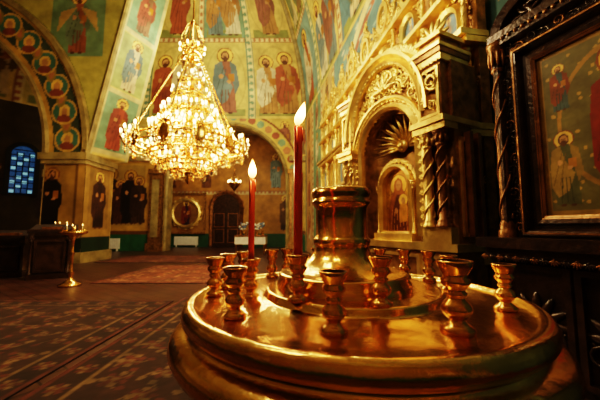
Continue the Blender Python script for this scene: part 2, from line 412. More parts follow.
cv.rect(0,0,1.5,zc,C(170,132,70)); cv.rect(0,0,1.5,.85,C(34,56,40)); cv.rect(.2,1.1,1.3,3.4,C(150,116,62)); saint(cv,.75,1.15,2.1,C(50,36,28),C(70,46,34))
for k,(y0,y1) in enumerate(((4.0,6.1),(6.3,8.4),(8.6,10.6))):
    cv.rect(.15,y0,1.35,y1,[TEAL,C(150,160,100),TEAL][k]); saint(cv,.75,y0+.05,(y1-y0)*.95,[C(160,74,56),C(200,180,140),C(120,90,70)][k],[C(134,66,52),C(90,110,110),C(150,80,66)][k])
for x0 in (0,1.36): cv.rect(x0,zc,x0+.14,12,CREAM*.7)
for y0 in (3.85,6.12,8.42): cv.rect(0,y0,1.5,y0+.16,CREAM*.7)
cv.noise(.25,10)
def rv(u,v):
    e=9.6+np.maximum(0,v-zc)*SL; return np.column_stack([LX+e+u*.35*(v>zc),10+u,v])
surf('wall_left_reveal',cv,rv,M_fresco)
m=MB(); m.M=frame(LX,10,1,0)
ap=[(cx+ri*math.cos(t),zc+ri*math.sin(t)) for t in np.linspace(pi*.62,0,30)]
m.mould(ap+[(cx+ri,0)],[(0,-.03),(0,1.3)],0); m.mould(ap,[(-.06,.0),(-.06,-.1),(.06,-.12),(.1,0)],0)
op=[(cx+ro*math.cos(t),zc+ro*math.sin(t)) for t in np.linspace(pi*.6,.02,34)]
m.mould(op,[(-.1,.0),(-.1,-.12),(.08,-.14),(.1,0)],0)
ed=[(9.6,zc)]+[(9.6+SL*(z-zc),z) for z in np.linspace(zc+.5,12,8)]
m.mould(ed,[(.08,.0),(.08,-.06),(0,-.1),(-.05,-.05),(-.05,.06)],0)
m.box(cx+ri-.12,9.72,-.2,1.55,zc-.22,zc+.02,0); m.box(cx+ri-.06,9.66,-.12,1.5,zc-.36,zc-.22,0); m.box(cx+ri-.1,9.7,-.12,1.5,0,.35,0)
m.obj('trim_left_arch',[M_stone])

# floor
def floormat():
    m=bpy.data.materials.new('parquet_stone_floor'); m.use_nodes=True; nt=m.node_tree;b=nt.nodes['Principled BSDF']
    tc=nt.nodes.new('ShaderNodeTexCoord'); mp=nt.nodes.new('ShaderNodeMapping'); mp.inputs['Rotation'].default_value=(0,0,.6)
    br=nt.nodes.new('ShaderNodeTexBrick'); br.inputs['Scale'].default_value=1.2; br.inputs['Color1'].default_value=(.085,.036,.024,1)
    br.inputs['Color2'].default_value=(.13,.062,.038,1); br.inputs['Mortar'].default_value=(.015,.008,.006,1); br.inputs['Mortar Size'].default_value=.012
    n=nt.nodes.new('ShaderNodeTexNoise'); n.inputs['Scale'].default_value=4; n.inputs['Detail'].default_value=8
    mx=nt.nodes.new('ShaderNodeMix'); mx.data_type='RGBA'; mx.blend_type='MULTIPLY'; mx.inputs[0].default_value=.6
    L=nt.links.new; L(tc.outputs['Object'],mp.inputs[0]); L(mp.outputs[0],br.inputs[0]); L(tc.outputs['Object'],n.inputs[0])
    L(br.outputs['Color'],mx.inputs[6]); L(n.outputs['Color'],mx.inputs[7]); L(mx.outputs[2],b.inputs['Base Color'])
    b.inputs['Roughness'].default_value=.36; return m
m=MB(); m.box(-17.3,3.6,-3.2,18.3,-.1,0,0); m.obj('floor',[floormat()])
def rugcanvas(w,h,base,fig,acc,step,S=.34):
    c=Canvas(w,h,step,base); b=.3
    c.rect(0,0,w,h,acc); c.rect(.05,.05,w-.05,h-.05,base*.7); c.rect(b,b,w-b,h-b,base)
    for (x0,y0,x1,y1) in ((b-.03,b-.03,w-b+.03,b),(b-.03,h-b,w-b+.03,h-b+.03),(b-.03,b,b,h-b),(w-b,b,w-b+.03,h-b)): c.rect(x0,y0,x1,y1,fig)
    def rosette(x,y,r):
        for k in range(7):
            a=k*2*pi/7+x; c.ell(x+r*.62*math.cos(a),y+r*.62*math.sin(a),r*.24,r*.24,fig if k%2 else acc)
        c.ell(x,y,r*.38,r*.38,acc); c.ell(x,y,r*.2,r*.2,fig)
    n=int(w/.3)
    for k in range(n):
        for yy in (b*.52,h-b*.52): rosette((k+.5)*w/n,yy,.1)
    n=int(h/.3)
    for k in range(n):
        for xx in (b*.52,w-b*.52): rosette(xx,(k+.5)*h/n,.1)
    nx=max(1,int((w-2*b)/S));ny=max(1,int((h-2*b)/S))
    for i in range(nx):
        for j in range(ny):
            x=b+(i+.5)*(w-2*b)/nx;y=b+(j+.5+.5*(i%2)-.25)*(h-2*b)/ny
            jx,jy=rng.uniform(-.05,.05,2); x+=jx;y+=jy
            if y>h-b-.1 or y<b+.1: continue
            rosette(x,y,S*.36*rng.uniform(.7,1.2))
            a0=rng.random()*6.28
            for q in range(3):
                a=a0+q*2.1; px,py=x,y
                for k in range(1,6):
                    qx=x+k*.1*S*math.cos(a+k*.25); qy=y+k*.1*S*math.sin(a+k*.25); c.line(px,py,qx,qy,.018,fig*.8); px,py=qx,qy
                c.ell(px,py,.035,.035,acc if q else fig*.9)
    c.noise(.5,6); return c
M_rug=attrmat('woven_rug',.9,nscale=14)
def rug(x0,x1,y0,y1,base,fig,acc,step=.02,S=.34):
    e=empty('rug'); m=MB(); m.box(x0,x1,y0,y1,.001,.010,0); m.obj('backing',[M_cloth],e)
    cv=rugcanvas(x1-x0,y1-y0,base,fig,acc,step,S)
    surf('pile',cv,lambda u,v:np.column_stack([u+x0,v+y0,np.full_like(u,.012)]),M_rug,None,e)
dk=(C(50,31,24),C(106,84,56),C(84,42,32))
rug(-6.6,-2.05,1.0,4.9,*dk); rug(-1.95,-.32,.9,5.2,*dk)
rug(-4.5,-1.3,6.4,9.4,C(116,64,44),C(166,118,78),C(76,38,30),step=.03,S=.5); rug(-7,-2.6,10.1,12.6,C(104,58,42),C(150,106,72),C(70,34,28),step=.05,S=.6)

# stained window in aisle
m=MB(); m.M=frame(-17,9,1,1); s0=8.485-2.45
hw=.42
m.prism([(s0+hw*math.cos(t),4.5+hw*math.sin(t)) for t in np.linspace(0,pi,12)]+[(s0-hw,2.7),(s0+hw,2.7)],-.06,-.04,0)
for k in range(9):
    for j in range(4):
        if (k*3+j*2)%5<2: m.box(s0-.38+j*.2,s0-.22+j*.2,-.075,-.065,2.75+k*.21,2.88+k*.21,1)
for j in range(5): m.box(s0-hw+j*.21-.02,s0-hw+j*.21+.02,-.1,-.06,2.7,4.6,2)
for k in range(9): m.box(s0-hw,s0+hw,-.1,-.06,2.7+k*.25,2.735+k*.25,2)
m.mould([(s0-.46,2.65)]+[(s0-.46*math.cos(t),4.5+.46*math.sin(t)) for t in np.linspace(0,pi,12)]+[(s0+.46,2.65)],[(-.05,-.04),(-.05,-.16),(.12,-.16),(.12,-.02)],2)
m.obj('window_1',[M_glass,M_glass2,M_lead])
# door in narthex
m=MB(); m.M=frame(-9,18,1,0); dx=4.5
m.prism([(dx-.85,0.02)]+[(dx-.85*math.cos(t),2.4+.85*math.sin(t)) for t in np.linspace(0,pi,16)]+[(dx+.85,.02)],-.1,-.03,0)
m.mould(archpath(dx,0.02,2.4,.86,16),[(-.05,-.03),(-.05,-.2),(.07,-.26),(.16,-.16),(.17,-.03)],1)
for j in (-1,1):
    for z in (.3,1.25): m.mould([(dx+j*.42-.27,z),(dx+j*.42-.27,z+.75),(dx+j*.42+.27,z+.75),(dx+j*.42+.27,z)],[(0,-.1),(0,-.14),(.05,-.14),(.05,-.1)],1,closed=True)
for k in range(9):
    t=pi*k/8; palmette(m,dx-.98*math.cos(t),2.4+.98*math.sin(t),.22,-(pi/2-t),-.15,1)
m.box(dx-.02,dx+.02,-.13,-.08,.02,2.4,2)
m.obj('door_1',[M_dwood,M_bwood,M_lead])
def round_icon():
    e=empty('round_icon'); F=frame(-9,18,1,0); cxx,cz,r=2.05,2.05,.82
    cv=Canvas(1.6,1.6,.04,C(130,90,46)); saint(cv,.8,-.1,1.7,C(60,40,60),C(120,50,30)); 
    surf('painting',cv,planefn(F,cxx-.8,-.12,cz-.8),M_iconfar,lambda u,v:((u-.8)**2+(v-.8)**2<.64),e)
    m=MB();m.M=F; ring=[(cxx+r*math.cos(t),cz+r*math.sin(t)) for t in np.linspace(0,2*pi,33)[:-1]]
    m.mould(ring,[(.1,-.03),(.1,-.2),(0,-.24),(-.1,-.2),(-.14,-.03)],0,closed=True)
    for k in range(16):
        t=2*pi*k/16; palmette(m,cxx+.92*math.cos(t),cz+.92*math.sin(t),.18,pi/2-t,-.15,0)
    w=1.12
    m.mould([(cxx-w,cz-1.2),(cxx-w,cz+1.2),(cxx+w,cz+1.2),(cxx+w,cz-1.2)],[(.06,-.03),(.06,-.14),(-.06,-.14),(-.06,-.03)],1,closed=True)
    m.obj('frame',[M_gold,M_goldd],e)
round_icon()
def radiator(x,y,w):
    m=MB(); n=int(w/.09)
    for k in range(n):
        xx=x+k*.09; m.box(xx,xx+.075,y-.16,y-.06,.13,.62,0)
    m.box(x,x+n*.09,y-.14,y-.08,.12,.17,0); m.box(x,x+n*.09,y-.14,y-.08,.58,.64,0)
    for xx in (x+.1,x+n*.09-.14): m.box(xx,xx+.05,y-.15,y-.07,0,.14,0)
    m.obj('radiator',[M_white])
radiator(-10.6,15,1.6); radiator(-7.6,18,1.5)

# ============================================================ ICONOSTASIS
def iconpanel(nm,M,x0,z0,w,h,y,parent,arched=True,step=.02,bg=None,n=1,material=None):
    cv=Canvas(w,h,step,bg if bg is not None else HALO*.55)
    for k in range(n): saint(cv,w*(k+.5)/n,.02,h*.92)
    cv.noise(.3,8)
    r=w/2; mk=(lambda u,v:((v<h-r)|((u-r)**2+(v-h+r)**2<r*r))) if arched else None
    return surf(nm,cv,planefn(M,x0,y,z0),material or M_iconfar,mk,parent)
ico=empty('iconostasis')
F=frame(2.6-.17*10.3,10.3,.168,-.986); LI=7.2
m=MB();m.M=F
CB=4.80  # crest base
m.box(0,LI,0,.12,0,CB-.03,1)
m.box(-.05,LI+.05,-.22,0,0,.18,0); m.box(-.02,LI+.02,-.14,0,.8,.9,0)
for z,d in ((2.2,.2),(2.28,.28),(3.3,.2),(3.38,.26),(4.12,.18),(CB-.07,.16)): m.box(-.05,LI+.05,-d,.1,z,z+.07,0)
nb=8;bw=LI/nb
for i in range(nb+1):
    x=min(max(i*bw,.1),LI-.1)
    column(m,x,-.12,.9,2.18,.055,0); column(m,x,-.1,2.38,3.28,.038,0); column(m,x,-.08,3.46,4.1,.03,0); column(m,x,-.08,4.2,CB-.08,.028,0)
    palmette(m,x,CB+.02,.45,0,-.05,0,7)
    scroll(m,x-.12,CB+.12,.22,0,1,-.05); scroll(m,x+.12,CB+.12,.22,0,-1,-.05)
    m.box(x-.02,x+.02,-.06,-.02,CB+.25,CB+.6,0); m.box(x-.08,x+.08,-.06,-.02,CB+.45,CB+.49,0)
for i in range(nb):
    c=(i+.5)*bw
    m.mould([(c-.32,.25),(c-.32,.74),(c+.32,.74),(c+.32,.25)],[(0,0),(0,-.06),(.05,-.06),(.07,0)],0,closed=True)
    scroll(m,c-.12,.5,.2,0,1,-.03);scroll(m,c+.12,.5,.2,0,-1,-.03)
    for z0,zs,r in ((.95,1.72,.28),(2.42,2.86,.25),(3.5,3.78,.2),(4.22,4.44,.17)):
        m.mould(archpath(c,z0,zs,r,12),[(.0,0),(0,-.07),(.05,-.1),(.09,-.05),(.09,0)],0)
        for k in range(9):
            t=pi*k/8; palmette(m,c-(r+.12)*math.cos(t),zs+(r+.12)*math.sin(t),.11,-(pi/2-t),-.03,0)
    for s in(-1,1):
        scroll(m,c+s*.3,2.07,.16,0,s,-.03); scroll(m,c+s*.3,3.14,.16,0,s,-.03); scroll(m,c+s*.34,1.95,.1,1,s,-.03)
        for q in range(5): scroll(m,c+s*.31,2.5+q*.14,.1,0,s*(1 if q%2 else -1),-.03); scroll(m,c+s*.3,3.55+q*.12,.1,0,s*(1 if q%2 else -1),-.03)
        for q in range(4): scroll(m,c+s*.28,4.27+q*.12,.12,0,s*(1 if q%2 else -1),-.03)
    foliage(m,c-.44,c+.44,CB,CB+.95,95,.16,-.03,0,lambda x,z,c=c:abs(x-c)<.46*(1-(z-CB)/1.2))
    foliage(m,c-.44,c+.44,CB,CB+.3,90,.13,.02,0)
    hz=CB+.35+(.15 if i%2 else 0)
    m.mould([(c+.19*math.cos(t),hz+.25*math.sin(t)) for t in np.linspace(0,2*pi,21)[:-1]],[(.03,0),(.03,-.08),(-.05,-.08),(-.05,0)],0,closed=True)
    for k in range(12):
        t=2*pi*k/12; palmette(m,c+.25*math.cos(t),hz+.31*math.sin(t),.16,pi/2-t,-.03,0,3)
    m.box(c-.02,c+.02,-.05,-.01,hz+.38,hz+.68,0); m.box(c-.08,c+.08,-.05,-.01,hz+.53,hz+.57,0)
    iconpanel('icon_lower',F,c-.27,.97,.54,1.02,-.02,ico,bg=[HALO*.5,C(80,110,130),C(150,100,50)][i%3]);
    iconpanel('icon_upper',F,c-.24,2.44,.48,.66,-.02,ico,bg=[C(80,120,140),HALO*.5][i%2])
    iconpanel('icon_third',F,c-.19,3.52,.38,.45,-.02,ico,bg=[HALO*.5,C(90,130,150)][i%2])
    iconpanel('icon_fourth',F,c-.16,4.23,.32,.37,-.02,ico,bg=[C(90,130,150),HALO*.5][i%2])
    iconpanel('icon_crest',F,c-.15,hz-.2,.3,.4,-.02,ico,arched=False,bg=C(90,120,130))
m.obj('carving',[M_gold,M_goldd],ico)

# ============================================================ ICON SHRINE
shr=empty('icon_shrine'); F=frame(.91,4.4,.44,-.9); m=MB(); m.M=F
cxs=.61; ZS=2.25; RI=.5; 
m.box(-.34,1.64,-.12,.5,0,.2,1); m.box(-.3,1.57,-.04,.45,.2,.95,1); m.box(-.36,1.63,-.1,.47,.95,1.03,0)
for x0,x1 in ((-.22,.02),(.12,1.1),(1.22,1.5)):
    m.mould([(x0,.28),(x0,.86),(x1,.86),(x1,.28)],[(0,-.04),(0,-.08),(.04,-.08),(.06,-.04)],0,closed=True)
for x in (.35,.6,.85): scroll(m,x,.57,.24,0,1 if x<.6 else -1,-.05)
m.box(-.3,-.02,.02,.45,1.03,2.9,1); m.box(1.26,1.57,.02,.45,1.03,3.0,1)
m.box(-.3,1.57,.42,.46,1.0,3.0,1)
N=20; hole=[(cxs-RI*math.cos(pi*i/N),ZS+RI*math.sin(pi*i/N)) for i in range(N+1)]
Vv=[];Ff=[]
def gable(t): return (cxs-.68*math.cos(t), 2.5+.9*math.sin(t))
for i in range(N+1):
    hx,hz=hole[i]; ox,oz=gable(pi*i/N); Vv+=[(hx,0,hz),(ox,0,oz),(hx,.1,hz),(ox,.1,oz)]
for i in range(N): Ff+=[(i*4,i*4+4,i*4+5,i*4+1),(i*4,i*4+2,i*4+6,i*4+4),(i*4+1,i*4+5,i*4+7,i*4+3),(i*4+2,i*4+3,i*4+7,i*4+6)]
m.add(Vv,Ff,1,False)
m.box(-.07,cxs-RI,0,.1,1.03,2.5,1); m.box(cxs+RI,1.29,0,.1,1.03,2.5,1)
gp=[gable(pi*i/24) for i in range(25)]
m.mould(gp,[(-.06,.1),(-.06,-.1),(-.02,-.14),(.03,-.1),(.06,-.16),(.1,-.17),(.12,.12)],0)
for k in range(33):
    t=pi*k/32; x,z=gable(t); palmette(m,cxs+(x-cxs)*1.13,2.5+(z-2.5)*1.1,.19,-(pi/2-t),-.03,0,5)
for k in range(36):
    t=pi*k/35; x,z=gable(t); m.ell((cxs+(x-cxs)*.94,-.11,2.5+(z-2.5)*.95),(.018,.018,.018),0,6,4)
m.mould(archpath(cxs,1.1,ZS,RI,24),[(0,.02),(0,-.05),(.03,-.09),(.07,-.06),(.11,-.05),(.14,-.1),(.17,-.1),(.19,0)],0,smooth=False)
for k in range(25):
    t=pi*k/24; palmette(m,cxs-.6*math.cos(t),ZS+.6*math.sin(t),.075,-(pi/2-t),-.07,0)
for k in range(12):
    for s in (-1,1): palmette(m,cxs+s*.6,1.2+k*.09,.075,0,-.07,0)
foliage(m,-.02,1.25,2.35,3.34,260,.13,-.03,0,lambda x,z:math.hypot(x-cxs,z-ZS)>.71 and ((x-cxs)/.63)**2+((z-2.5)/.82)**2<1)
palmette(m,cxs,3.05,.3,0,-.06,0,7)
Vv=[];Ff=[];na=24;zs=[1.05,1.5,1.9,ZS]
for z in zs:
    for i in range(na+1):
        t=pi*i/na; Vv.append((cxs-RI*math.cos(t),.1+.32*math.sin(t),z))
for j in range(1,9):
    p=pi/2*j/8
    for i in range(na+1):
        t=pi*i/na; rr=1-.05*(i%2); Vv.append((cxs-RI*math.cos(t)*math.cos(p),.1+.32*math.sin(t)*math.cos(p)*rr,ZS+RI*math.sin(p)*rr))
rows=len(zs)+8
for j in range(rows-1):
    for i in range(na): k=j*(na+1)+i; Ff.append((k,k+1,k+na+2,k+na+1))
m.add(Vv,Ff,1,False)
for k in range(21):
    a=-.15+(pi+.3)*k/20; l=.45 if k%2==0 else .36
    m.tube([(cxs-.08*math.cos(a),.3,ZS+.06+.08*math.sin(a)),(cxs-l*.6*math.cos(a),.24,ZS+.06+l*.6*math.sin(a)),(cxs-l*math.cos(a),.14,ZS+.02+l*math.sin(a))],[.012,.026,.006],5,0)
m.ell((cxs,.27,ZS+.07),(.09,.05,.09),0,12,8); m.ell((cxs,.24,ZS+.07),(.05,.05,.05),0,10,6)
m.box(cxs-.34,cxs+.34,.02,.3,1.03,1.12,0)
fp=archpath(cxs,1.14,1.74,.25,14)
m.mould(fp+[fp[0]],[(-.01,.18),(-.01,.1),(.02,.05),(.05,.08),(.07,.18)],0)
m.box(cxs-.3,cxs+.3,.18,.21,1.12,1.78,1); m.prism([(cxs-.3*math.cos(t),1.76+.3*math.sin(t)) for t in np.linspace(0,pi,14)],.18,.21,1)
for k in range(15):
    t=pi*k/14; palmette(m,cxs-.31*math.cos(t),1.75+.31*math.sin(t),.09,-(pi/2-t),.12,0)
for s in (-1,1): column(m,cxs+s*.31,.1,1.12,1.78,.022,0,False,10)
# embossed icon (painted Mother of God with gilt halo covers)
cv=Canvas(.5,.86,.008,C(190,130,44)); 
for k in range(70):
    x=rng.random()*.5;z=rng.random()*.86; cv.ell(x,z,.012,.012,C(226,170,70) if k%2 else C(140,90,30))
cv.ell(.25,.62,.15,.15,C(110,60,20)); cv.ell(.25,.62,.14,.14,C(240,190,90)); 
cv.poly([(.06,.0),(.05,.25),(.1,.46),(.17,.56),(.18,.68),(.25,.73),(.32,.68),(.33,.56),(.4,.46),(.45,.25),(.44,0)],C(150,86,40))
cv.poly([(.12,.0),(.14,.3),(.22,.5),(.28,.5),(.36,.3),(.38,0)],C(96,50,30))
cv.ell(.25,.62,.052,.07,SKIN*.8); cv.ell(.235,.63,.008,.006,HAIR*.4); cv.ell(.268,.63,.008,.006,HAIR*.4)
cv.ell(.33,.42,.075,.075,C(240,190,90)); cv.poly([(.25,.12),(.26,.34),(.33,.4),(.4,.33),(.4,.14)],C(206,140,60)); cv.ell(.33,.41,.034,.044,SKIN*.8)
cv.ell(.2,.28,.03,.04,SKIN*.8)
for k in range(6): cv.line(.09+k*.06,.02,.13+k*.045,.3,.006,C(226,160,70))
cv.noise(.25,8)
surf('icon_of_mother_of_god',cv,planefn(F,cxs-.25,.165,1.14),M_icongold,lambda u,v:((v<.6)|((u-.25)**2+(v-.6)**2<.0625)),shr)
def pier(x0,x1,top=True):
    xc=(x0+x1)/2; w=x1-x0
    m.box(x0,x1,-.1,.02,1.03,1.2,0)
    for q in (.26,.74): column(m,x0+w*q,-.08,1.2,2.22,w*.13,2 if (x0>1 and q>.5) else 0,True,14)
    m.box(x0-.03,x1+.03,-.17,.04,2.22,2.29,0); m.box(x0-.04,x1+.04,-.2,.4,2.29,2.35,0)
    m.box(x0+.02,x1-.04,-.1,.3,2.35,2.98,1)
    m.mould([(x0+.06,2.42),(x0+.06,2.9),(x1-.08,2.9),(x1-.08,2.42)],[(0,-.1),(0,-.13),(.03,-.13),(.03,-.1)],0,closed=True)
    foliage(m,x0+.08,x1-.10,2.48,2.86,130,.13,-.12,0)
    m.box(x0-.02,x1-.01,-.13,.33,2.98,3.06,0)
    for k in range(int((x1-x0)/.05)): m.ell((x0+.02+k*.05,-.15,2.96),(.018,.018,.018),0,6,4)
    m.box(x0-.04,x1+.0,-.15,.35,3.06,3.12,2); m.box(x0-.05,x1+.01,-.17,.36,3.12,3.16,0)
    if top: m.box(x0+.03,x1-.05,-.08,.28,3.16,3.27,1); m.box(x0+.0,x1-.02,-.12,.31,3.27,3.32,0); palmette(m,xc,3.32,.28,0,-.02,0,7)
pier(-.3,.0,False); pier(1.22,1.57)
palmette(m,-.15,3.16,.3,0,0,0,7)
for y0,y1,z0,z1 in ((.08,.4,1.1,2.15),):
    m.box(1.57,1.60,y0,y0+.04,z0,z1,0);m.box(1.57,1.60,y1-.04,y1,z0,z1,0);m.box(1.57,1.60,y0,y1,z0,z0+.04,0);m.box(1.57,1.60,y0,y1,z1-.04,z1,0)
m.box(1.59,1.66,.14,.19,1.1,2.2,2); m.box(1.59,1.66,.28,.33,1.1,2.2,2)
m.obj('shrine_body',[M_gold,M_goldd,M_bwood],shr)

# ============================================================ FRAMED ICON right
fi=empty('framed_icon'); F=frame(1.80,2.50,.316,-.949); m=MB(); m.M=F; W=1.5
m.box(0,W,0,.2,1.12,2.82,0)
ip=[(.26,1.25),(.26,2.55),(1.24,2.55),(1.24,1.25)]
m.mould(ip,[(-.02,-.02),(-.02,-.05),(.02,-.06),(.04,-.03),(.06,-.03),(.08,-.09),(.11,-.1),(.15,-.05),(.19,-.05),(.21,-.12),(.25,-.12),(.26,0)],0,closed=True)
m.mould(ip,[(-.035,-.015),(-.035,-.04),(-.01,-.055),(0,-.04)],2,closed=True)
m.mould([(.17,1.16),(.17,2.64),(1.33,2.64),(1.33,1.16)],[(0,-.085),(0,-.105),(.012,-.105),(.012,-.085)],2,closed=True)
for x in (.12,1.38):
    for k in range(17): 
        z=1.2+k*.095; scroll(m,x-.02,z,.075,0,1 if k%2 else -1,-.06,0 if k%3 else 2); palmette(m,x+.03,z+.04,.05,0,-.07,2 if k%2 else 0)
for k in range(13):
    x=.2+k*.095
    for z in (1.10,2.70): scroll(m,x,z,.075,pi/2,1 if k%2 else -1,-.06,0 if k%3 else 2)
column(m,.02,-.08,1.12,2.8,.04,2,True,12); column(m,1.48,-.08,1.12,2.8,.04,0,True,12)
m.box(-.03,W+.03,-.12,.2,2.82,2.88,0)
aw=[(W/2-.72*math.cos(pi*k/16),2.88+.3*math.sin(pi*k/16)) for k in range(17)]
m.prism(aw,-.02,.15,0); m.mould(aw,[(-.04,-.02),(-.04,-.1),(.03,-.12),(.04,.15)],0)
for k in range(28): m.ell((0+k*.055,-.12,2.80),(.018,.018,.018),2,6,4)
foliage(m,.2,1.3,2.9,3.12,60,.16,-.03,0)
m.box(-.10,W+.12,-.3,.25,1.04,1.12,0); m.box(-.06,W+.08,-.24,.25,.96,1.04,0); m.box(-.04,W+.04,-.14,.25,.12,.96,0); m.box(-.1,W+.1,-.26,.25,0,.12,0)
for k in range(26): palmette(m,-.05+k*.063,.98,.06,pi,-.26,0 if k%2 else 2)
for x0 in (.05,.55,1.05): 
    m.mould([(x0,.22),(x0,.88),(x0+.4,.88),(x0+.4,.22)],[(0,-.14),(0,-.18),(.04,-.18),(.06,-.14)],0,closed=True)
    palmette(m,x0+.2,.5,.3,0,-.15,0,7); scroll(m,x0+.1,.4,.15,0,1,-.15); scroll(m,x0+.3,.4,.15,0,-1,-.15)
m.obj('carved_frame',[M_dwood,M_gold,M_bwood],fi)
cv=Canvas(.98,1.30,.006,C(130,100,44))
cv.rect(.03,.03,.95,1.27,C(140,108,50)); cv.rect(.07,.07,.91,1.23,C(96,90,54))
for k in range(120):
    x=.08+rng.random()*.8;z=.1+rng.random()*1.1; cv.ell(x,z,.012,.012,C(170,134,66))
cv.ell(.5,.68,.36,.5,C(150,112,54),inner=.93)
saint(cv,.52,.08,1.1,C(150,38,20),C(120,36,20),halo=C(210,156,60))
saint(cv,.17,.8,.36,C(60,80,84),C(130,60,30)); saint(cv,.86,.8,.36,C(60,80,84),C(130,60,30))
saint(cv,.17,.1,.55,C(80,84,54),C(150,120,60)); saint(cv,.84,.1,.55,C(100,70,40),C(40,60,70)); cv.noise(.25,10)
surf('icon_painting',cv,planefn(F,.26,-.02,1.25),M_icon,None,fi)

# ============================================================ CANDLE STAND (foreground)
TZ=1.2-.105; CX,CY=.08,.47
cs=empty('candle_stand'); m=MB()
hub=[(0,.135),(.037,.135),(.0385,.156),(.043,.160),(.0465,.158),(.047,.150),(.0445,.146),(.0445,.142),(.0465,.140),(.0465,.136),(.043,.132),(.0405,.128),(.0405,.085),(.0435,.082),(.0455,.078),(.0435,.072),(.042,.068),
(.044,.062),(.050,.052),(.062,.042),(.078,.034),(.092,.030),(.096,.031),(.099,.028),(.099,.022),(.102,.019),(.104,.010),(.104,.0)]
pl=[(0,.002),(.09,.012),(.112,.016),(.126,.0135),(.130,.0145),(.133,.012),(.134,.006),(.138,.004),(.16,.002),(.20,.0005),(.226,0),(.229,.003),(.233,.0055),(.239,.0055),(.244,.002),(.247,-.005),(.246,-.012),(.241,-.018),(.236,-.021),(.236,-.024),(.242,-.027),(.252,-.030),(.259,-.036),(.261,-.044),(.257,-.053),(.248,-.060),(.238,-.064),(.235,-.070),(.225,-.082),(.19,-.10),(.12,-.125),(.06,-.15),(.035,-.18),(.03,-.25),(.045,-.28),(.03,-.31),(.025,-.5),(.05,-.56),(.03,-.62),(.03,-.85),(.05,-.92),(.12,-.99),(.17,-1.03),(.19,-1.06),(.2,-1.094),(0,-1.094)]
m.lathe(pl,96,0,T(CX,CY,TZ)); m.lathe(hub,64,0,T(CX-.014,CY,TZ+.006)); 
m.obj('tray_and_pedestal',[M_brass],cs)
hp=[(.0125,0),(0.0140,.0015),(.0138,.0038),(.0100,.0068),(.0068,.0095),(.0066,.011),(.0095,.0135),(.0122,.0175),(.0126,.0205),(.0105,.0245),(.0072,.0275),(.0068,.029),(.0088,.031),(.0092,.033),(.0070,.0345),(.0085,.037),(.0118,.041),(.0120,.044),(.0096,.0465),(.0104,.049),(.0134,.0545),(.0150,.059),(.0147,.0605),(.0132,.060)]
H=[(-.150,.463,.95),(-.142,.525,.95),(-.076,.352,.95),(-.0735,.447,.95),(-.0025,.375,.95),(.034,.303,1.0),(.0956,.354,.95),(.158,.305,1.17),(.262,.384,.95),(.222,.63,.95),(.262,.595,.95),(.176,.655,.95),(.145,.67,.95),(-.064,.635,.95),(-.036,.665,.95),(.04,.68,.95),(.25,.50,.95),(-.12,.575,.95),(.08,.69,.95)]
def fix(x,y,maxr=.212):
    d=math.hypot(x-CX,y-CY)
    return (x,y) if d<maxr else (CX+(x-CX)*maxr/d,CY+(y-CY)*maxr/d)
tops=[]
for i,(x,y,s) in enumerate(H):
    m=MB(); 
    x,y=fix(x,y); d=math.hypot(x-CX,y-CY); zt=TZ+(.0022 if d>.15 else .0035 if d>.137 else .015)-.0015
    m.M=T(x,y,zt)@Matrix.Scale(s,4); m.lathe(hp,28,0)
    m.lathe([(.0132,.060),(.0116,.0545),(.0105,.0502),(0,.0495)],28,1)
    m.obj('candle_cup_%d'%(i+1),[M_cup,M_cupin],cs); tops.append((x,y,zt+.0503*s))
def candle(x,y,z0,z1,r,fh,lean=0):
    e=empty('candle'); m=MB(); h=z1-z0
    m.M=T(x,y,z0)
    m.lathe([(0,0),(r,0),(r*1.0,h*.3),(r*.97,h*.7),(r*.95,h-.004),(r*1.0,h-.001),(r*.75,h),(r*.4,h-.003),(0,h-.004)],20,0)
    for k in range(3):
        a=k*2.2; m.tube([(r*.95*math.cos(a),r*.95*math.sin(a),h-.001),(r*1.0*math.cos(a),r*1.0*math.sin(a),h-.01-.006*k),(r*.98*math.cos(a),r*.98*math.sin(a),h-.02-.008*k)],[.0008,.0012,.0014],6,0)
    m.obj('wax',[M_red],e)
    m=MB(); m.M=T(x,y,z1-.004); m.tube([(0,0,0),(0,0,.005),(.0008,0,.009)],.0006,5,0); m.obj('wick',[M_wick],e)
    m=MB(); m.M=T(x,y,z1+.001); q=fh/.03
    fp=[(0,0),(.0026,.001),(.0050,.0045),(.0062,.009),(.0056,.014),(.0040,.020),(.0018,.026),(0,.03)]
    M=Matrix.Identity(4)
    if lean: M[0][2]=.3; M[0][3]=-.001
    m.lathe([(a*q,b*q) for a,b in fp],16,0,M)
    m.obj('flame',[M_flamec],e)
    l=bpy.data.lights.new('candle_light','POINT'); l.energy=.5*q; l.color=(1,.58,.24); l.shadow_soft_size=.006
    o=bpy.data.objects.new('candle_light',l); o.location=(x+.003,y-.004,z1+.018); o.parent=e; sc.collection.objects.link(o)
candle(tops[4][0],tops[4][1],tops[4][2],1.2+.1325,.0056,.032,1)
candle(tops[3][0],tops[3][1],tops[3][2],1.2+.074,.0046,.030)

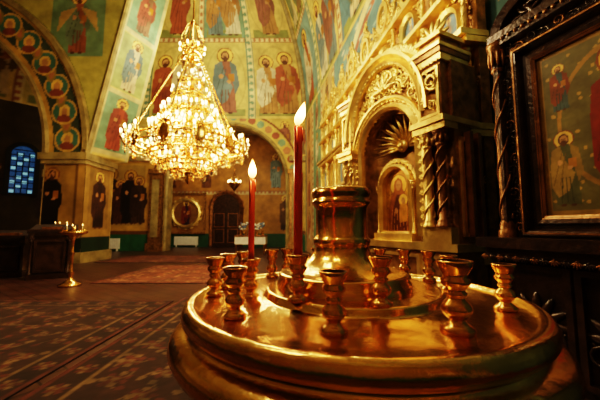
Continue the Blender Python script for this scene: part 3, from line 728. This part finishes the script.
# ============================================================ CHANDELIER
ch=empty('chandelier'); m=MB(); bl=MB(); cr=MB(); HX,HY=-2.32,6.0
SX=Matrix.Diagonal((.9,.9,1,1)); CM=T(HX,HY,.05)@SX
m.M=CM; bl.M=CM; cr.M=CM
def lampring(R,z,n,band=.09,out=0):
    m.tube([(R*math.cos(t),R*math.sin(t),z) for t in np.linspace(0,2*pi,49)[:-1]],.024,6,0,closed=True)
    m.tube([(R*math.cos(t),R*math.sin(t),z-band) for t in np.linspace(0,2*pi,49)[:-1]],.016,6,0,closed=True)
    for k in range(n):
        a=2*pi*(k+.5)/n
        for j,dr in enumerate(((0,) if not out else (0,out))):
            aa=a+ (j*pi/n); x,y=(R+dr)*math.cos(aa),(R+dr)*math.sin(aa); zz=z+.02-(.05 if j else 0)
            if j: m.tube([(R*math.cos(aa),R*math.sin(aa),z-.05),((R+dr*.6)*math.cos(aa),(R+dr*.6)*math.sin(aa),z-.12),(x,y,zz)],.012,5,0)
            m.lathe([(.01,0),(.03,.012),(.036,.02),(.015,.03),(.014,.035)],8,0,T(x,y,zz)); m.lathe([(.014,.03),(.014,.1),(0,.1)],8,1,T(x,y,zz))
            bl.ell((x,y,zz+.135),(.022,.022,.042),0,8,6)
            for q in range(3):
                cr.ell((x,y,zz-.05-q*.045),(.014,.014,.02),0,5,3)
        a2=2*pi*(k+1.5)/n; P=[]
        for t in np.linspace(0,1,6):
            b=a+(a2-a)*t; rr=R+.01; P.append((rr*math.cos(b),rr*math.sin(b),z-band-.1*math.sin(pi*t)))
        for p in P: cr.ell(p,(.013,.013,.013),0,5,3)
        m.ell((0,0,0),(.035,.02,.05),0,6,5,T(R*math.cos(a),R*math.sin(a),z-band/2)@Matrix.Rotation(a+pi/2,4,'Z'))
lampring(1.22,2.85,22,.14,.14); lampring(.86,2.66,18,.09); lampring(.62,2.46,14,.08); lampring(.38,2.3,9,.07)
lampring(.72,3.15,18,.1,.08); lampring(.56,3.5,16,.09,.06); lampring(.42,3.86,12,.08); lampring(.28,4.2,8,.07)
m.lathe([(0,2.02),(.03,2.05),(.06,2.12),(.03,2.2),(.12,2.26),(.16,2.34),(.06,2.45),(.05,2.6),(.14,2.75),(.18,2.9),(.08,3.05),(.06,3.3),(.12,3.45),(.05,3.6),(.05,3.9),(.1,4.05),(.04,4.2),(.04,4.5),(.1,4.6),(.05,4.7),(.03,5.0),(.08,5.1),(.03,5.2),(.02,5.5),(.05,5.6),(0,5.7)],16,0)
for R,z,n in ((1.22,2.83,11),(.86,2.63,8),(.62,2.43,7),(.38,2.28,4),(.72,3.12,8),(.56,3.48,7),(.42,3.83,5),(.28,4.18,4)):
    for k in range(n):
        a=2*pi*k/n; P=[]
        for t in np.linspace(0,1,9): P.append(((.06+(R-.06)*t)*math.cos(a),(.06+(R-.06)*t)*math.sin(a),z+.13*math.sin(2*pi*t)))
        m.tube(P,.014,5,0)
        m.ell(P[2],(.03,.03,.03),0,6,4); m.ell(P[6],(.025,.025,.025),0,6,4)
for k in range(12):
    a=2*pi*k/12; Mx=T(1.27*math.cos(a),1.27*math.sin(a),2.80)@Matrix.Rotation(a+pi/2,4,'Z')
    m.ell((0,0,0),(.12,.02,.16),0,12,8,Mx)
    m.M=CM@Mx; palmette(m,0,.13,.22,0,0,0); palmette(m,0,-.13,.18,pi,0,0); m.M=CM
m.tube([(.2*math.cos(t),.2*math.sin(t),4.75) for t in np.linspace(0,2*pi,25)[:-1]],.03,6,0,closed=True)
m.tube([(.2*math.cos(t),.2*math.sin(t),4.86) for t in np.linspace(0,2*pi,25)[:-1]],.02,6,0,closed=True)
for k in range(10):
    a=2*pi*k/10; m.M=CM@T(.2*math.cos(a),.2*math.sin(a),4.88)@Matrix.Rotation(a+pi/2,4,'Z'); palmette(m,0,0,.3,0,0,0)
    m.M=CM; m.tube([(.2*math.cos(a),.2*math.sin(a),4.85),(.27*math.cos(a),.27*math.sin(a),5.15),(.12*math.cos(a),.12*math.sin(a),5.5),(0,0,5.65)],.014,5,0)
    for q in (.3,.6,.9): m.ell((.25*math.cos(a),.25*math.sin(a),4.9+q*.35),(.022,.022,.022),0,5,4)
for k in range(8):
    a=2*pi*k/8
    bl.ell((.3*math.cos(a),.3*math.sin(a),4.98),(.02,.02,.04),0,8,6)
for k in range(6):
    a=2*pi*(k+.5)/6
    m.tube([(.2*math.cos(a),.2*math.sin(a),4.8),(1.2*math.cos(a),1.2*math.sin(a),2.9)],.014,5,0)
    n=30
    for q in range(n):
        t=(q+.5)/n; r=.2+1.0*t; zz=4.8+(2.9-4.8)*t
        m.ell((r*math.cos(a),r*math.sin(a),zz),(.028,.028,.034),0,6,4)
m.tube([(0,0,5.6),(0,0,13.2)],.02,6,0)
for k in range(14):
    a=2*pi*k/14
    for q in range(18):
        t=q/17; r=.1+.42*t**1.6; zz=4.6-1.1*t; cr.ell((r*math.cos(a),r*math.sin(a),zz),(.014,.014,.02),0,5,3)
m.obj('brass_frame',[M_brass,M_wax],ch); bl.obj('bulbs',[M_bulb],ch); cr.obj('crystals',[M_crys],ch)
def plight(name,loc,e,col=(1,.74,.42),r=.2,parent=None):
    l=bpy.data.lights.new(name,'POINT'); l.energy=e; l.color=col; l.shadow_soft_size=r
    o=bpy.data.objects.new(name,l); o.location=loc; sc.collection.objects.link(o); o.parent=parent
for k in range(3):
    a=2*pi*k/3+.5; plight('chandelier_light_%d'%k,(HX+1.0*math.cos(a),HY+1.0*math.sin(a),3.2),160,(1,.68,.33),parent=ch)
plight('chandelier_light_top',(HX,HY+.6,4.8),220,(1,.74,.40),parent=ch)

# ============================================================ left floor items
def floor_stand(x,y,h,n=8):
    e=empty('candle_stand'); m=MB(); m.M=T(x,y,0)
    m.lathe([(0,.01),(.2,.0),(.2,.04),(.12,.08),(.05,.14),(.035,.2),(.06,.26),(.035,.32),(.028,.6),(.05,.66),(.028,.72),(.03,h-.2),(.06,h-.14),(.1,h-.1),(.22,h-.06),(.25,h-.04),(.25,h),(.23,h-.01),(0,h-.01)],24,0)
    for k in range(n):
        a=2*pi*k/n; q=T(.18*math.cos(a),.18*math.sin(a),h-.01)
        m.lathe([(.015,0),(.01,.02),(.018,.04),(.0,.04)],8,0,q)
        if k%3==0: m.lathe([(.007,.04),(.007,.12),(0,.12)],6,1,q); m.ell((0,0,.14),(.007,.007,.018),2,6,5,q)
    m.lathe([(.05,0),(.04,.05),(.05,.1),(0,.1)],14,0,T(0,0,h-.01))
    m.obj('brass_stand',[M_brass,M_wax,M_flame],e)
floor_stand(-4.72,6.15,1.12)
def lectern(x,y,rot,h=1.15):
    e=empty('icon_lectern'); m=MB(); m.M=T(x,y,0)@Matrix.Rotation(rot,4,'Z')
    m.box(-.4,.4,-.3,.3,0,.12,0); m.box(-.33,.33,-.24,.24,.12,h-.15,0); m.box(-.4,.4,-.3,.3,h-.15,h-.08,0)
    m.prism([(-.42,h-.08),(.42,h-.08),(.42,h),(-.42,h)],-.33,-.25,0)
    m.add([(-.42,-.33,h-.05),(.42,-.33,h-.05),(.42,.33,h+.12),(-.42,.33,h+.12),(-.42,-.33,h-.09),(.42,-.33,h-.09),(.42,.33,h-.09),(-.42,.33,h-.09)],[(0,1,2,3),(0,4,5,1),(1,5,6,2),(2,6,7,3),(3,7,4,0),(4,7,6,5)],1,False)
    m.box(-.2,.2,-.15,.0,h+.0,h+.06,2)
    for s in (-1,1): column(m,s*.35,-.26,.12,h-.15,.03,0,False,10)
    m.mould([(-.25,.2),(-.25,h-.3),(.25,h-.3),(.25,.2)],[(0,-.24),(0,-.28),(.04,-.28),(.05,-.24)],0,closed=True)
    m.obj('lectern_body',[M_dwood,M_cloth,M_bwood],e)
lectern(-6.0,7.2,.5); lectern(-7.2,7.4,.3,1.0)
floor_stand(-6.75,8.3,1.2)
e=empty('offering_table'); m=MB(); m.M=T(-2.2,13.4,0)
m.box(-.7,.7,-.4,.4,.78,.84,0); m.box(-.68,.68,-.38,.38,.45,.78,1)
for sx in (-.62,.62):
    for sy in (-.32,.32): m.lathe([(.04,0),(.05,.1),(.03,.2),(.05,.35),(.05,.5)],8,0,T(sx,sy,0))
for k in range(5): m.lathe([(.05,0),(.07,.08),(.04,.18),(.06,.24)],10,3,T(-.5+k*.25,0,.84))
for k in range(60): m.ell((-.55+random.random()*1.1,random.uniform(-.2,.2),1.1+random.random()*.3),(.05,.05,.045),2 if k%2 else 1,6,4)
m.obj('table_and_flowers',[M_bwood,M_white,mat('blue_flowers',(.12,.2,.35),0,.6),M_brass],e)
e=empty('hanging_lamp'); m=MB(); m.M=T(-3.3,14.6,0)
m.lathe([(0,3.0),(.06,3.05),(.2,3.2),(.32,3.35),(.34,3.4),(.3,3.42)],16,0); m.tube([(0,0,3.9),(0,0,6.55)],.015,5,0)
for k in range(6):
    a=k*pi/3; m.tube([(.32*math.cos(a),.32*math.sin(a),3.4),(0,0,3.9)],.01,4,0); m.ell((.3*math.cos(a),.3*math.sin(a),3.5),(.03,.03,.06),1,6,5)
m.obj('lamp_body',[M_brass,M_bulb],e)

# ============================================================ lights
plight('dome_fill_a',(-3.8,10.8,8.2),400,(1,.83,.50),.5)  # added fill light under the dome to brighten the vault, no fixture
plight('dome_fill_b',(-1.5,5.5,6.2),190,(1,.79,.46),.4)  # second added fill at dome level, unseen, not a real lamp
plight('nave_fill',(-1.0,1.2,4.2),48,(1,.72,.40),.25)  # unseen fill light added high near the camera, no lamp hangs here
plight('shrine_fill',(.35,3.1,3.7),42,(1,.72,.38),.12)  # added fill to brighten the gilding around the shrine, no fixture
plight('narthex_fill',(-3.7,16.2,4.2),26,(1,.66,.34),.2)  # dim fill light added inside the recess, not tied to any fixture
w=bpy.data.worlds.new('world'); sc.world=w; w.use_nodes=True; w.node_tree.nodes['Background'].inputs[0].default_value=(.02,.015,.01,1)

cam=bpy.data.cameras.new('camera'); co=bpy.data.objects.new('camera',cam); sc.collection.objects.link(co)
cam.lens=17.6; cam.sensor_width=36; cam.clip_start=.01; co.location=(0,0,1.2); co.rotation_euler=(math.radians(95.3),0,0)
cam.dof.use_dof=True; cam.dof.focus_distance=.44; cam.dof.aperture_fstop=11
sc.camera=co
